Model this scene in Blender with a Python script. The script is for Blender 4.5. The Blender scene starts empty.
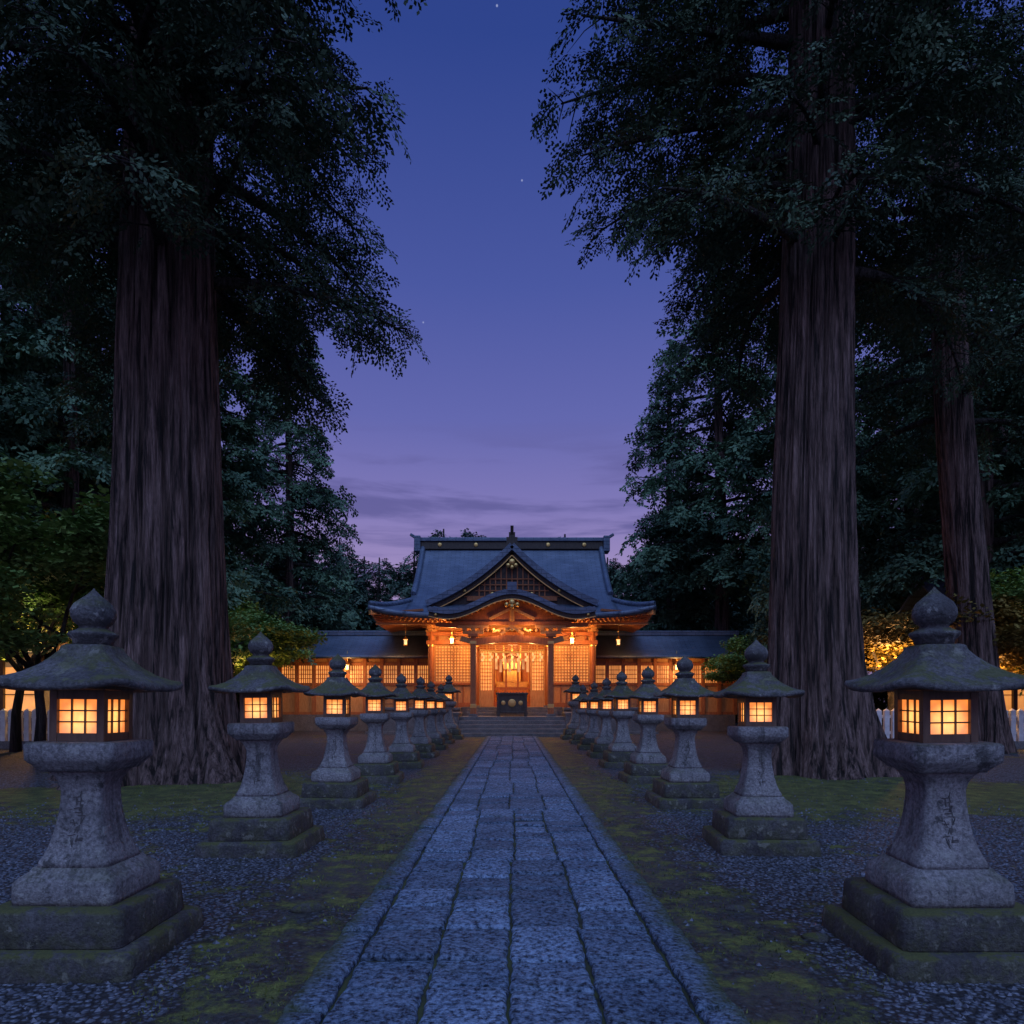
import bpy, math, random
import numpy as np
from mathutils import Vector, Matrix
random.seed(7); rng=np.random.default_rng(7)
S=bpy.context.scene
S.view_settings.view_transform='Standard'
S.view_settings.look='None'; S.view_settings.exposure=0
COL=S.collection

# ------------------------------------------------------------ materials
def new_mat(name):
    m=bpy.data.materials.new(name); m.use_nodes=True
    nt=m.node_tree; b=nt.nodes['Principled BSDF']
    return m,nt,b
def N(nt,t,**k):
    n=nt.nodes.new(t)
    for a,v in k.items(): setattr(n,a,v)
    return n
def L(nt,a,b): nt.links.new(a,b)
def coords(nt,scale=(1,1,1),rand=True,kind='Object'):
    tc=N(nt,'ShaderNodeTexCoord')
    mp=N(nt,'ShaderNodeMapping'); mp.inputs['Scale'].default_value=scale
    if rand:
        oi=N(nt,'ShaderNodeObjectInfo')
        ml=N(nt,'ShaderNodeMath',operation='MULTIPLY'); ml.inputs[1].default_value=37.0
        L(nt,oi.outputs['Random'],ml.inputs[0])
        ad=N(nt,'ShaderNodeVectorMath',operation='ADD')
        L(nt,tc.outputs[kind],ad.inputs[0]); L(nt,ml.outputs[0],ad.inputs[1])
        L(nt,ad.outputs[0],mp.inputs['Vector'])
    else: L(nt,tc.outputs[kind],mp.inputs['Vector'])
    return mp.outputs['Vector']
def noise(nt,vec,scale,detail=6,rough=.6,dist=0):
    n=N(nt,'ShaderNodeTexNoise'); n.inputs['Scale'].default_value=scale
    n.inputs['Detail'].default_value=min(detail,5); n.inputs['Roughness'].default_value=rough
    n.inputs['Distortion'].default_value=dist
    L(nt,vec,n.inputs['Vector']); return n.outputs['Fac']
def ramp(nt,fac,stops):
    r=N(nt,'ShaderNodeValToRGB'); e=r.color_ramp.elements
    while len(e)<len(stops): e.new(.5)
    for i,(p,c) in enumerate(stops):
        e[i].position=p; e[i].color=(c[0],c[1],c[2],1) if hasattr(c,'__len__') else (c,c,c,1)
    L(nt,fac,r.inputs['Fac']); return r.outputs['Color']
def mix(nt,fac,a,b,mode='MIX'):
    n=N(nt,'ShaderNodeMix',data_type='RGBA',blend_type=mode)
    for s,v in ((n.inputs[0],fac),(n.inputs[6],a),(n.inputs[7],b)):
        if isinstance(v,(int,float)): s.default_value=v
        elif isinstance(v,tuple): s.default_value=(v[0],v[1],v[2],1)
        else: L(nt,v,s)
    return n.outputs[2]
def math_(nt,op,a,b=0,clamp=False):
    n=N(nt,'ShaderNodeMath',operation=op,use_clamp=clamp)
    for s,v in ((n.inputs[0],a),(n.inputs[1],b)):
        if isinstance(v,(int,float)): s.default_value=v
        else: L(nt,v,s)
    return n.outputs[0]
def bump(nt,b,h,strength=.5,dist=.02):
    n=N(nt,'ShaderNodeBump'); n.inputs['Strength'].default_value=strength; n.inputs['Distance'].default_value=dist
    L(nt,h,n.inputs['Height']); L(nt,n.outputs[0],b.inputs['Normal'])
def smooth(nt,v,a,b_):
    n=N(nt,'ShaderNodeMapRange',interpolation_type='SMOOTHSTEP')
    n.inputs['From Min'].default_value=a; n.inputs['From Max'].default_value=b_
    L(nt,v,n.inputs['Value']); return n.outputs[0]

def stone_mat(name,c1,c2,moss=.5,lichen=True,blotch=(.54,.64)):
    m,nt,b=new_mat(name); v=coords(nt)
    n1=noise(nt,v,3.0,8,.65); n2=noise(nt,v,45,5,.75); n3=noise(nt,v,10,6,.65)
    c=ramp(nt,n1,[(.3,c1),(.7,c2)])
    c=mix(nt,.8,c,ramp(nt,n2,[(.35,.15),(.65,1.)]),'MULTIPLY')
    if lichen:
        c=mix(nt,math_(nt,'MULTIPLY',smooth(nt,n3,.57,.64),.55),c,(.36,.37,.35))
        c=mix(nt,math_(nt,'MULTIPLY',smooth(nt,noise(nt,v,4.5,6,.78),*blotch),.8),c,(.035,.037,.037))
        vs=coords(nt,(1,1,.12)); c=mix(nt,math_(nt,'MULTIPLY',smooth(nt,noise(nt,vs,11,5,.7),.53,.66),.6),c,(.05,.052,.053))
    g=N(nt,'ShaderNodeNewGeometry'); sx=N(nt,'ShaderNodeSeparateXYZ'); L(nt,g.outputs['Normal'],sx.inputs[0])
    up=smooth(nt,sx.outputs[2],.25,.9)
    sp=N(nt,'ShaderNodeSeparateXYZ'); L(nt,g.outputs['Position'],sp.inputs[0])
    low=math_(nt,'SUBTRACT',1.0,smooth(nt,sp.outputs[2],.05,.7))
    a=math_(nt,'ADD',math_(nt,'MULTIPLY',up,.7),math_(nt,'MULTIPLY',low,.35))
    a=math_(nt,'MULTIPLY',a,smooth(nt,noise(nt,v,5,6,.75),.42,.56))
    a=math_(nt,'MULTIPLY',a,moss*2,True)
    c=mix(nt,a,c,mix(nt,n2,(.025,.03,.012),(.13,.145,.04)))
    L(nt,c,b.inputs['Base Color']); b.inputs['Roughness'].default_value=.85
    h=math_(nt,'ADD',math_(nt,'MULTIPLY',n2,.6),n3)
    bump(nt,b,h,.9,.035); return m
M_stone=stone_mat('weathered_granite',(.20,.20,.21),(.42,.415,.42),.25,True,(.57,.67))
M_stone_base=stone_mat('mossy_granite',(.045,.045,.047),(.16,.16,.162),.65)
M_stone_roof=stone_mat('lichen_granite',(.07,.07,.077),(.21,.21,.22),.65)
M_podium=stone_mat('podium_stone',(.18,.18,.19),(.32,.32,.33),.1,False)

def slab_mat():
    m,nt,b=new_mat('paving_stone'); v=coords(nt,rand=False)
    at=N(nt,'ShaderNodeAttribute',attribute_name='tone')
    n1=noise(nt,v,2.2,6,.6); n2=noise(nt,v,30,7,.75)
    vo=N(nt,'ShaderNodeTexVoronoi'); vo.inputs['Scale'].default_value=42; L(nt,v,vo.inputs['Vector'])
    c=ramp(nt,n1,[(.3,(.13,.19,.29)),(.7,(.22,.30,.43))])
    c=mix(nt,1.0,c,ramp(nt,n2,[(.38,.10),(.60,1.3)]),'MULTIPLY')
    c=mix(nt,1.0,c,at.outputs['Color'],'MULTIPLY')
    mo=smooth(nt,noise(nt,v,1.7,7,.7),.58,.70)
    sp=N(nt,'ShaderNodeSeparateXYZ'); L(nt,v,sp.inputs[0])
    edge=smooth(nt,math_(nt,'ADD',math_(nt,'ABSOLUTE',sp.outputs[0]),math_(nt,'MULTIPLY',noise(nt,v,5,5,.7),.5)),1.22,1.42)
    c=mix(nt,math_(nt,'MULTIPLY',mo,.35),c,(.045,.065,.04))
    c=mix(nt,math_(nt,'MULTIPLY',edge,.75),c,(.07,.085,.03))
    L(nt,c,b.inputs['Base Color'])
    b.inputs['Roughness'].default_value=.8
    b.inputs['Specular IOR Level'].default_value=.12
    h=math_(nt,'ADD',math_(nt,'MULTIPLY',vo.outputs['Distance'],1.0),math_(nt,'MULTIPLY',n2,2.0))
    h=math_(nt,'ADD',h,math_(nt,'MULTIPLY',noise(nt,v,9,4,.6),1.4))
    bump(nt,b,h,.9,.015); return m
M_slab=slab_mat()

def ground_mat():
    m,nt,b=new_mat('gravel_and_moss'); v=coords(nt,rand=False)
    sp=N(nt,'ShaderNodeSeparateXYZ'); L(nt,v,sp.inputs[0])
    ax=math_(nt,'ABSOLUTE',sp.outputs[0])
    vo=N(nt,'ShaderNodeTexVoronoi'); vo.inputs['Scale'].default_value=30; L(nt,v,vo.inputs['Vector'])
    vc=N(nt,'ShaderNodeSeparateColor'); L(nt,vo.outputs['Color'],vc.inputs[0])
    grav=ramp(nt,vc.outputs[0],[(.0,(.045,.052,.07)),(.6,(.10,.118,.16)),(1.,(.18,.205,.26))])
    grav=mix(nt,smooth(nt,vo.outputs['Distance'],.35,.62),grav,(.015,.015,.018))
    nA=noise(nt,v,.42,7,.62); nB=noise(nt,v,22,6,.75); nC=noise(nt,v,3.2,6,.7)
    moss=ramp(nt,nC,[(.3,(.03,.035,.014)),(.5,(.095,.115,.028)),(.72,(.21,.24,.05))])
    moss=mix(nt,.8,moss,ramp(nt,nB,[(.35,.25),(.65,1.25)]),'MULTIPLY')
    dirt=ramp(nt,nB,[(.3,(.022,.023,.024)),(.7,(.085,.083,.080))])
    band=math_(nt,'SUBTRACT',1.0,smooth(nt,ax,1.6,2.4))
    dx=math_(nt,'SUBTRACT',ax,6.0); dy=math_(nt,'SUBTRACT',sp.outputs[1],12.2)
    rr=math_(nt,'SQRT',math_(nt,'ADD',math_(nt,'POWER',math_(nt,'ABSOLUTE',dx),2.0),math_(nt,'MULTIPLY',math_(nt,'POWER',math_(nt,'ABSOLUTE',dy),2.0),1.3)))
    patch=math_(nt,'SUBTRACT',1.0,smooth(nt,rr,1.2,5.2))
    far=smooth(nt,ax,13,18)
    bias=math_(nt,'ADD',math_(nt,'MULTIPLY',band,.24),math_(nt,'MULTIPLY',patch,.34))
    bias=math_(nt,'ADD',bias,math_(nt,'MULTIPLY',far,.15))
    mm=math_(nt,'ADD',nA,bias)
    mm=math_(nt,'ADD',mm,math_(nt,'MULTIPLY',math_(nt,'SUBTRACT',nC,.5),.6))
    mm=math_(nt,'ADD',mm,math_(nt,'MULTIPLY',math_(nt,'SUBTRACT',nB,.5),.2))
    mask=smooth(nt,mm,.57,.70)
    org=mix(nt,smooth(nt,math_(nt,'ADD',nC,math_(nt,'MULTIPLY',patch,.25)),.45,.59),dirt,moss)
    c=mix(nt,mask,grav,org)
    L(nt,c,b.inputs['Base Color']); b.inputs['Roughness'].default_value=.75
    hg=math_(nt,'SUBTRACT',1.0,vo.outputs['Distance'])
    hm=math_(nt,'ADD',math_(nt,'MULTIPLY',nB,1.4),math_(nt,'MULTIPLY',nC,1.6))
    hx=N(nt,'ShaderNodeMix',data_type='FLOAT'); L(nt,mask,hx.inputs[0]); L(nt,hg,hx.inputs[2]); L(nt,hm,hx.inputs[3])
    bump(nt,b,hx.outputs[0],1.0,.03); return m
M_ground=ground_mat()

def bark_mat(name,c1,c2):
    m,nt,b=new_mat(name); v=coords(nt,(1,1,.07))
    n1=noise(nt,v,8,8,.65,.4); n2=noise(nt,v,34,6,.7,.3)
    c=ramp(nt,n1,[(.40,tuple(x*.10 for x in c1)),(.49,c1),(.64,c2)])
    c=mix(nt,.75,c,ramp(nt,n2,[(.36,.2),(.62,1.2)]),'MULTIPLY')
    L(nt,c,b.inputs['Base Color']); b.inputs['Roughness'].default_value=.9
    h=math_(nt,'ADD',n1,math_(nt,'MULTIPLY',n2,.5)); bump(nt,b,h,1.0,.25); return m
M_bark=bark_mat('cedar_bark',(.18,.115,.10),(.36,.25,.225))
M_bark2=bark_mat('dark_bark',(.05,.042,.038),(.10,.085,.078))

def leaf_mat(name,dark,light):
    m,nt,b=new_mat(name); at=N(nt,'ShaderNodeAttribute',attribute_name='tone')
    L(nt,mix(nt,at.outputs['Fac'],dark,light),b.inputs['Base Color']); b.inputs['Roughness'].default_value=.6
    b.inputs['Specular IOR Level'].default_value=.2
    return m
M_leaf_near=leaf_mat('cedar_foliage',(.022,.045,.032),(.075,.13,.072))
M_leaf_mid=leaf_mat('cypress_foliage',(.035,.08,.055),(.15,.26,.15))
M_leaf_far=leaf_mat('forest_foliage',(.035,.07,.06),(.11,.17,.12))
M_maple=leaf_mat('maple_leaves',(.12,.23,.065),(.29,.46,.13))
M_maple_lit=leaf_mat('warm_lit_maple_leaves',(.12,.10,.025),(.34,.24,.06))  # warm lamplight put into the leaf colour
M_grass=leaf_mat('moss_blades',(.035,.045,.018),(.17,.20,.05))
M_hedge=leaf_mat('hedge_leaves',(.018,.035,.026),(.05,.085,.05))

def wood_mat(name,c1,c2,rough=.5,sc=(6,6,1.2)):
    m,nt,b=new_mat(name); v=coords(nt,sc,False)
    n1=noise(nt,v,3,4,.65); c=ramp(nt,n1,[(.3,c1),(.7,c2)])
    L(nt,c,b.inputs['Base Color']); b.inputs['Roughness'].default_value=rough
    bump(nt,b,n1,.3,.01); return m
M_wood=wood_mat('vermilion_timber',(.28,.085,.03),(.48,.17,.06))
M_wood_l=wood_mat('cypress_timber',(.45,.21,.075),(.62,.34,.14))
M_wood_d=wood_mat('dark_timber',(.03,.022,.018),(.075,.055,.045))
M_lframe=wood_mat('lantern_frame_wood',(.07,.04,.028),(.17,.105,.07))
M_boxwood=wood_mat('offering_box_wood',(.03,.025,.022),(.08,.07,.06),.4)
m,nt,b=new_mat('gilt_metal'); b.inputs['Base Color'].default_value=(.75,.5,.18,1); b.inputs['Metallic'].default_value=.9; b.inputs['Roughness'].default_value=.38
bump(nt,b,noise(nt,coords(nt),30),.4,.01); M_gold=m
m,nt,b=new_mat('white_plaster'); L(nt,ramp(nt,noise(nt,coords(nt),3),[(.3,(.5,.49,.46)),(.7,(.7,.69,.66))]),b.inputs['Base Color']); b.inputs['Roughness'].default_value=.8; M_plaster=m
m,nt,b=new_mat('fence_paint'); L(nt,ramp(nt,noise(nt,coords(nt,rand=False),5),[(.3,(.55,.56,.58)),(.7,(.78,.79,.80))]),b.inputs['Base Color']); b.inputs['Roughness'].default_value=.7; M_fence=m

def roof_mat():
    m,nt,b=new_mat('copper_shingle_roof'); v=coords(nt,rand=False)
    sp=N(nt,'ShaderNodeSeparateXYZ'); L(nt,v,sp.inputs[0])
    br=N(nt,'ShaderNodeTexBrick'); br.inputs['Scale'].default_value=1.0
    br.inputs['Brick Width'].default_value=.5; br.inputs['Row Height'].default_value=.17
    br.inputs['Mortar Size'].default_value=.012; br.inputs['Color1'].default_value=(.8,.8,.8,1); br.inputs['Color2'].default_value=(1,1,1,1); br.inputs['Mortar'].default_value=(.35,.35,.35,1)
    cm=N(nt,'ShaderNodeCombineXYZ'); L(nt,sp.outputs[0],cm.inputs[0])
    L(nt,math_(nt,'ADD',sp.outputs[1],math_(nt,'MULTIPLY',sp.outputs[2],.8)),cm.inputs[1]); L(nt,cm.outputs[0],br.inputs['Vector'])
    n1=noise(nt,v,1.2,7,.65)
    c=ramp(nt,n1,[(.3,(.10,.14,.22)),(.7,(.18,.235,.34))])
    c=mix(nt,.85,c,br.outputs['Color'],'MULTIPLY')
    L(nt,c,b.inputs['Base Color']); b.inputs['Roughness'].default_value=.42; b.inputs['Metallic'].default_value=.25
    bump(nt,b,br.outputs['Color'],.6,.03); return m
M_roof=roof_mat()

def glow_mat(name,col,strength,sc=6.,var=.5,base=(.8,.7,.5),samp=True):
    m,nt,b=new_mat(name); v=coords(nt)
    f=ramp(nt,noise(nt,v,sc,3,.55),[(.3,1-var),(.7,1.)])
    b.inputs['Base Color'].default_value=(*base,1)
    L(nt,mix(nt,1.0,f,col,'MULTIPLY'),b.inputs['Emission Color']); b.inputs['Emission Strength'].default_value=strength
    if not samp: m.cycles.emission_sampling='NONE'
    return m
def paper_mat():
    m,nt,b=new_mat('lit_washi_paper')
    tc=N(nt,'ShaderNodeTexCoord'); v=tc.outputs['Object']
    ds=N(nt,'ShaderNodeVectorMath',operation='DISTANCE'); L(nt,v,ds.inputs[0]); ds.inputs[1].default_value=(0,0,1.49)
    f=smooth(nt,ds.outputs['Value'],.135,.19)
    c=mix(nt,f,(1.0,.44,.10),(.62,.16,.018))
    c=mix(nt,.5,c,ramp(nt,noise(nt,v,26,3,.5),[(.3,.45),(.7,1.)]),'MULTIPLY')
    L(nt,c,b.inputs['Emission Color']); b.inputs['Emission Strength'].default_value=1.95
    b.inputs['Base Color'].default_value=(.7,.6,.4,1); return m
M_paper=paper_mat()
M_shoji=glow_mat('lit_shoji',(1.,.40,.09),1.15,2.,.55,samp=False)
M_shoji_dim=glow_mat('lit_corridor_paper',(1.,.36,.075),1.0,1.2,.6,samp=False)
M_white_lamp=glow_mat('paper_lamp',(1.,.62,.28),1.3,5.,.3,samp=False)

# ------------------------------------------------------------ mesh builder
class MB:
    def __init__(s): s.v=[]; s.f=[]; s.m=[]; s.sm=[]
    def add(s,vs,fs,mi=0,smooth=False):
        o=len(s.v); s.v.extend([tuple(p) for p in vs])
        for f in fs: s.f.append(tuple(i+o for i in f)); s.m.append(mi); s.sm.append(smooth)
    def box(s,x0,x1,y0,y1,z0,z1,mi=0):
        s.add([(x0,y0,z0),(x1,y0,z0),(x1,y1,z0),(x0,y1,z0),(x0,y0,z1),(x1,y0,z1),(x1,y1,z1),(x0,y1,z1)],
              [(3,2,1,0),(4,5,6,7),(0,1,5,4),(1,2,6,5),(2,3,7,6),(3,0,4,7)],mi)
    def beam(s,p0,p1,w,h,mi=0):
        p0=Vector(p0);p1=Vector(p1);d=(p1-p0).normalized()
        up=Vector((0,0,1)) if abs(d.z)<.95 else Vector((0,1,0))
        r=d.cross(up).normalized(); u=r.cross(d)
        vs=[]
        for p in (p0,p1):
            for a,b_ in ((-1,-1),(1,-1),(1,1),(-1,1)): vs.append(p+r*a*w/2+u*b_*h/2)
        s.add(vs,[(3,2,1,0),(4,5,6,7),(0,1,5,4),(1,2,6,5),(2,3,7,6),(3,0,4,7)],mi)
    def tube(s,pts,rad,seg=8,mi=0):
        pts=[Vector(p) for p in pts]; vs=[];fs=[];n=len(pts)
        for i,p in enumerate(pts):
            d=(pts[min(i+1,n-1)]-pts[max(i-1,0)]).normalized()
            up=Vector((0,0,1)) if abs(d.z)<.9 else Vector((1,0,0))
            r=d.cross(up).normalized();u=r.cross(d)
            for k in range(seg):
                a=2*math.pi*k/seg; vs.append(p+(r*math.cos(a)+u*math.sin(a))*rad[i])
        for i in range(n-1):
            for k in range(seg):
                a=i*seg+k;b_=i*seg+(k+1)%seg; fs.append((a,b_,b_+seg,a+seg))
        fs.append(tuple(range(seg))[::-1]); fs.append(tuple(range((n-1)*seg,n*seg)))
        s.add(vs,fs,mi,True)
    def loft(s,prof,p=2.,seg=32,mi=0,corner=0.,cx=0,cy=0,smooth=True,jit=0.):
        vs=[];fs=[];n=len(prof)
        for q in prof:
            z,hw=q[0],q[1]; cl=q[2] if len(q)>2 else 0
            for k in range(seg):
                a=2*math.pi*(k+.5)/seg; c,sn=math.cos(a),math.sin(a)
                r=(abs(c)**p+abs(sn)**p)**(-1/p)
                cn=(r-1)/(2**.5-1) if p>2.2 else 0
                j=1+jit*math.sin(5*a+z*9)*math.sin(3*a-z*13)
                vs.append((cx+hw*r*c*j,cy+hw*r*sn*j,z+cl*max(0,cn)**1.5))
        for i in range(n-1):
            for k in range(seg):
                a=i*seg+k;b_=i*seg+(k+1)%seg; fs.append((a,b_,b_+seg,a+seg))
        fs.append(tuple(range(seg))[::-1]); fs.append(tuple(range((n-1)*seg,n*seg)))
        s.add(vs,fs,mi,smooth)
    def grid(s,P,mi=0,smooth=True,flip=False):
        h,w=len(P),len(P[0]); vs=[p for r in P for p in r]; fs=[]
        for i in range(h-1):
            for j in range(w-1):
                q=(i*w+j,i*w+j+1,(i+1)*w+j+1,(i+1)*w+j); fs.append(q[::-1] if flip else q)
        s.add(vs,fs,mi,smooth)
    def mesh(s,name,mats):
        me=bpy.data.meshes.new(name); me.from_pydata(s.v,[],s.f)
        for m_ in mats: me.materials.append(m_)
        me.polygons.foreach_set('material_index',s.m); me.polygons.foreach_set('use_smooth',s.sm); me.update()
        return me
    def obj(s,name,mats,parent=None,bevel=0,solid=0,loc=None):
        return place(name,s.mesh(name,mats),parent,bevel,solid,loc)
def place(name,me,parent=None,bevel=0,solid=0,loc=None):
    o=bpy.data.objects.new(name,me); COL.objects.link(o)
    if parent: o.parent=parent
    if loc: o.location=loc
    if solid:
        md=o.modifiers.new('s','SOLIDIFY'); md.thickness=solid; md.offset=-1
    if bevel:
        md=o.modifiers.new('b','BEVEL'); md.width=bevel; md.segments=2; md.limit_method='ANGLE'; md.angle_limit=math.radians(40)
    return o
def empty(name,loc=(0,0,0)):
    e=bpy.data.objects.new(name,None); COL.objects.link(e); e.location=loc; return e
def np_mesh(name,V,nper,mats,tone=False,fr=.45):
    V=V.reshape(-1,3).astype(np.float32); nv=len(V); nf=nv//nper
    me=bpy.data.meshes.new(name); me.vertices.add(nv); me.vertices.foreach_set('co',V.ravel())
    me.loops.add(nv); me.loops.foreach_set('vertex_index',np.arange(nv,dtype=np.int32))
    me.polygons.add(nf); me.polygons.foreach_set('loop_start',np.arange(0,nv,nper,dtype=np.int32))
    me.update(calc_edges=True)
    for m_ in mats: me.materials.append(m_)
    if tone:
        c=V.reshape(nf,nper,3)[:,0]*fr*2
        t=.5+.28*np.sin(c[:,0]*2.1+np.sin(c[:,1]*1.3)*2)*np.sin(c[:,1]*1.9+np.sin(c[:,2]*1.7)*2)+.22*np.sin(c[:,2]*2.9+c[:,0]*1.1)+rng.normal(0,.18,nf)
        at=me.attributes.new('tone','FLOAT','FACE'); at.data.foreach_set('value',np.clip(t,0,1).astype(np.float32))
    return me

# ------------------------------------------------------------ world / sky
w=bpy.data.worlds.new('World'); S.world=w; w.use_nodes=True; nt=w.node_tree
bg=nt.nodes['Background']
tc=N(nt,'ShaderNodeTexCoord'); sp=N(nt,'ShaderNodeSeparateXYZ'); L(nt,tc.outputs['Generated'],sp.inputs[0])
def lin(r,g,b_): return tuple(((x/255)/12.92 if x<10 else (((x/255)+.055)/1.055)**2.4) for x in (r,g,b_))
sky=ramp(nt,sp.outputs[2],[(0.0,lin(158,136,180)),(.19,lin(156,139,190)),(.27,lin(128,121,183)),(.38,lin(99,104,174)),(.52,lin(74,88,161)),(.70,lin(47,68,140)),(1.,lin(36,54,122))])
mp=N(nt,'ShaderNodeMapping'); mp.inputs['Scale'].default_value=(2.2,2.2,16); mp.inputs['Location'].default_value=(.4,0,2.3); L(nt,tc.outputs['Generated'],mp.inputs[0])
cl=noise(nt,mp.outputs[0],1.6,5,.55,.3)
clm=math_(nt,'MULTIPLY',smooth(nt,cl,.48,.66),math_(nt,'SUBTRACT',1.0,smooth(nt,sp.outputs[2],.28,.40)))
sky=mix(nt,math_(nt,'MULTIPLY',clm,.75),sky,lin(90,88,146))
for (dx,dz,br) in [(.0146,.764,.4),(-.130,.556,.35),(-.022,1.02,.45),(.6,.9,.4),(-.9,.8,.4)]:
    d=Vector((dx,1,dz)).normalized()
    ds=N(nt,'ShaderNodeVectorMath',operation='DISTANCE'); L(nt,tc.outputs['Generated'],ds.inputs[0]); ds.inputs[1].default_value=d
    s_=math_(nt,'SUBTRACT',1.0,smooth(nt,ds.outputs['Value'],.0005,.0015))
    sky=mix(nt,math_(nt,'MULTIPLY',s_,br),sky,(.62,.68,.95))
ns=N(nt,'ShaderNodeTexSky',sky_type='NISHITA'); ns.sun_disc=False; ns.sun_elevation=math.radians(0.5); ns.sun_rotation=math.radians(180)
sky=mix(nt,.001,sky,ns.outputs[0],'ADD')
L(nt,sky,bg.inputs['Color']); bg.inputs['Strength'].default_value=1.0
sl=bpy.data.lights.new('twilight_glow','SUN'); sl.energy=1.95; sl.angle=math.radians(75); sl.color=(.42,.60,1.)
so=bpy.data.objects.new('twilight_glow',sl); COL.objects.link(so); so.rotation_euler=(math.radians(34),math.radians(4),0)

# ------------------------------------------------------------ camera
cam=bpy.data.cameras.new('camera'); co=bpy.data.objects.new('camera',cam); COL.objects.link(co); S.camera=co
co.location=(0,0,1.6); co.rotation_euler=(math.radians(90),0,0); cam.lens=24; cam.sensor_width=36; cam.shift_y=.1855; cam.clip_end=3000

# ------------------------------------------------------------ ground
mb=MB(); mb.add([(-600,-300,0),(600,-300,0),(600,900,0),(-600,900,0)],[(0,1,2,3)])
mb.obj('ground',[M_ground])

# ------------------------------------------------------------ path
def build_path():
    V=[];F=[];T=[]
    def slab(x0,x1,y0,y1,top,n,m_,tone):
        g=.009; x0+=g;x1-=g;y0+=g;y1-=g
        o=len(V); tx,ty=random.gauss(0,.004),random.gauss(0,.006); ph=[random.uniform(0,6) for _ in range(6)]
        us=[0,.02,.06]+[.06+.88*(i+1)/(n) for i in range(n-1)]+[.94,.98,1]
        vs_=[0,.02,.06]+[.06+.88*(i+1)/(m_) for i in range(m_-1)]+[.94,.98,1]
        W=x1-x0;H=y1-y0
        for j,v in enumerate(vs_):
            for i,u in enumerate(us):
                e=min(u*W,(1-u)*W,v*H,(1-v)*H)
                z=top-.022*max(0,1-e/.02)**2
                ju=.007*math.sin(11*v*H+ph[0])+.005*math.sin(37*v*H+ph[1]); jv=.007*math.sin(13*u*W+ph[2])+.005*math.sin(41*u*W+ph[3])
                x=x0+u*W+ju*(2*u-1); y=y0+v*H+jv*(2*v-1)
                z+=tx*(2*u-1)+ty*(2*v-1)+.003*math.sin(9*x+ph[4])*math.sin(8*y+ph[5])
                V.append((x,y,z))
        w_=len(us);h_=len(vs_)
        for j in range(h_-1):
            for i in range(w_-1):
                a=o+j*w_+i; F.append((a,a+1,a+w_+1,a+w_)); T.append(tone)
        ring=[o+i for i in range(w_)]+[o+j*w_+w_-1 for j in range(1,h_)]+[o+(h_-1)*w_+i for i in range(w_-2,-1,-1)]+[o+j*w_ for j in range(h_-2,0,-1)]
        b0=len(V)
        for r in ring: V.append((V[r][0],V[r][1],0.0))
        k=len(ring)
        for i in range(k):
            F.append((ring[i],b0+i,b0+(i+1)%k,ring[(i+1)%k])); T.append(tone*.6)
    for sx in (-1,1):
        y=.2
        while y<30.9:
            l=min(random.uniform(.8,1.4),30.95-y)
            if l<.3:break
            a,b_=(.93,1.16) if sx>0 else (-1.16,-.93)
            slab(a,b_,y,y+l,.062,5,14,random.uniform(.75,1.05)); y+=l
    y=.2
    while y<30.9:
        l=min(random.uniform(1.3,2.0),30.95-y)
        if l<.4: l=30.95-y
        cols=[-.93,-.47+random.uniform(-.05,.05),random.uniform(-.05,.05),.46+random.uniform(-.05,.05),.93]
        if random.random()<.12: cols.pop(random.choice([1,2,3]))
        for a,b_ in zip(cols,cols[1:]):
            n_=max(1,round(l/random.uniform(.36,.55)))
            cut=[y]+sorted(y+l*((k+1)/n_+random.uniform(-.06,.06)) for k in range(n_-1))+[y+l]
            for p,q in zip(cut,cut[1:]):
                slab(a,b_,p,q,.052+random.uniform(-.007,.007),8,9,random.choice([.72,.82,.9,.98,1.05,1.15])*random.uniform(.94,1.06))
        y+=l
        if y>30.94: break
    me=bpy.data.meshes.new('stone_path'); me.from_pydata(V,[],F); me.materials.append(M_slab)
    at=me.attributes.new('tone','FLOAT_COLOR','FACE'); arr=np.ones((len(T),4),np.float32); arr[:,:3]=np.array(T)[:,None]; at.data.foreach_set('color',arr.ravel())
    me.polygons.foreach_set('use_smooth',[True]*len(F)); me.update()
    e=empty('stone_path'); place('slabs',me,e)
    m,nt,b=new_mat('joint_soil'); v=coords(nt,rand=False)
    L(nt,ramp(nt,noise(nt,v,3,6,.7),[(.35,(.015,.015,.013)),(.65,(.05,.065,.02))]),b.inputs['Base Color']); b.inputs['Roughness'].default_value=1
    mb=MB(); mb.add([(-1.155,.2,.026),(1.155,.2,.026),(1.155,30.9,.026),(-1.155,30.9,.026)],[(0,1,2,3)]); mb.obj('joints',[m],e)
build_path()

def moss_like(x,y):
    band=np.clip((2.4-np.abs(x))/.7,0,1)
    rr=np.hypot(np.abs(x)-6,(y-12.2)*1.15); patch=np.clip((5.0-rr)/3.4,0,1)
    return np.clip(band+patch,0,1)
n=36000; sx=rng.choice([-1,1],n); x=sx*(1.25+rng.random(n)**1.0*6.5); y=1.8+rng.random(n)**1.5*14
keep=rng.random(n)>moss_like(x,y)*.95; x=x[keep];y=y[keep];n=len(x)
octa=np.array([[1,0,0],[0,1,0],[-1,0,0],[0,-1,0],[0,0,1]]); tri=[(0,1,4),(1,2,4),(2,3,4),(3,0,4)]
r=rng.uniform(.010,.024,n); ang=rng.random(n)*6.28; an=rng.uniform(.6,1.,n)
ca,sa=np.cos(ang),np.sin(ang)
P=np.zeros((n,5,3))
jit=rng.uniform(.75,1.2,(n,5,3)); O=octa[None]*jit
ox=O[...,0]*r[:,None]; oy=O[...,1]*(r*an)[:,None]
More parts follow.
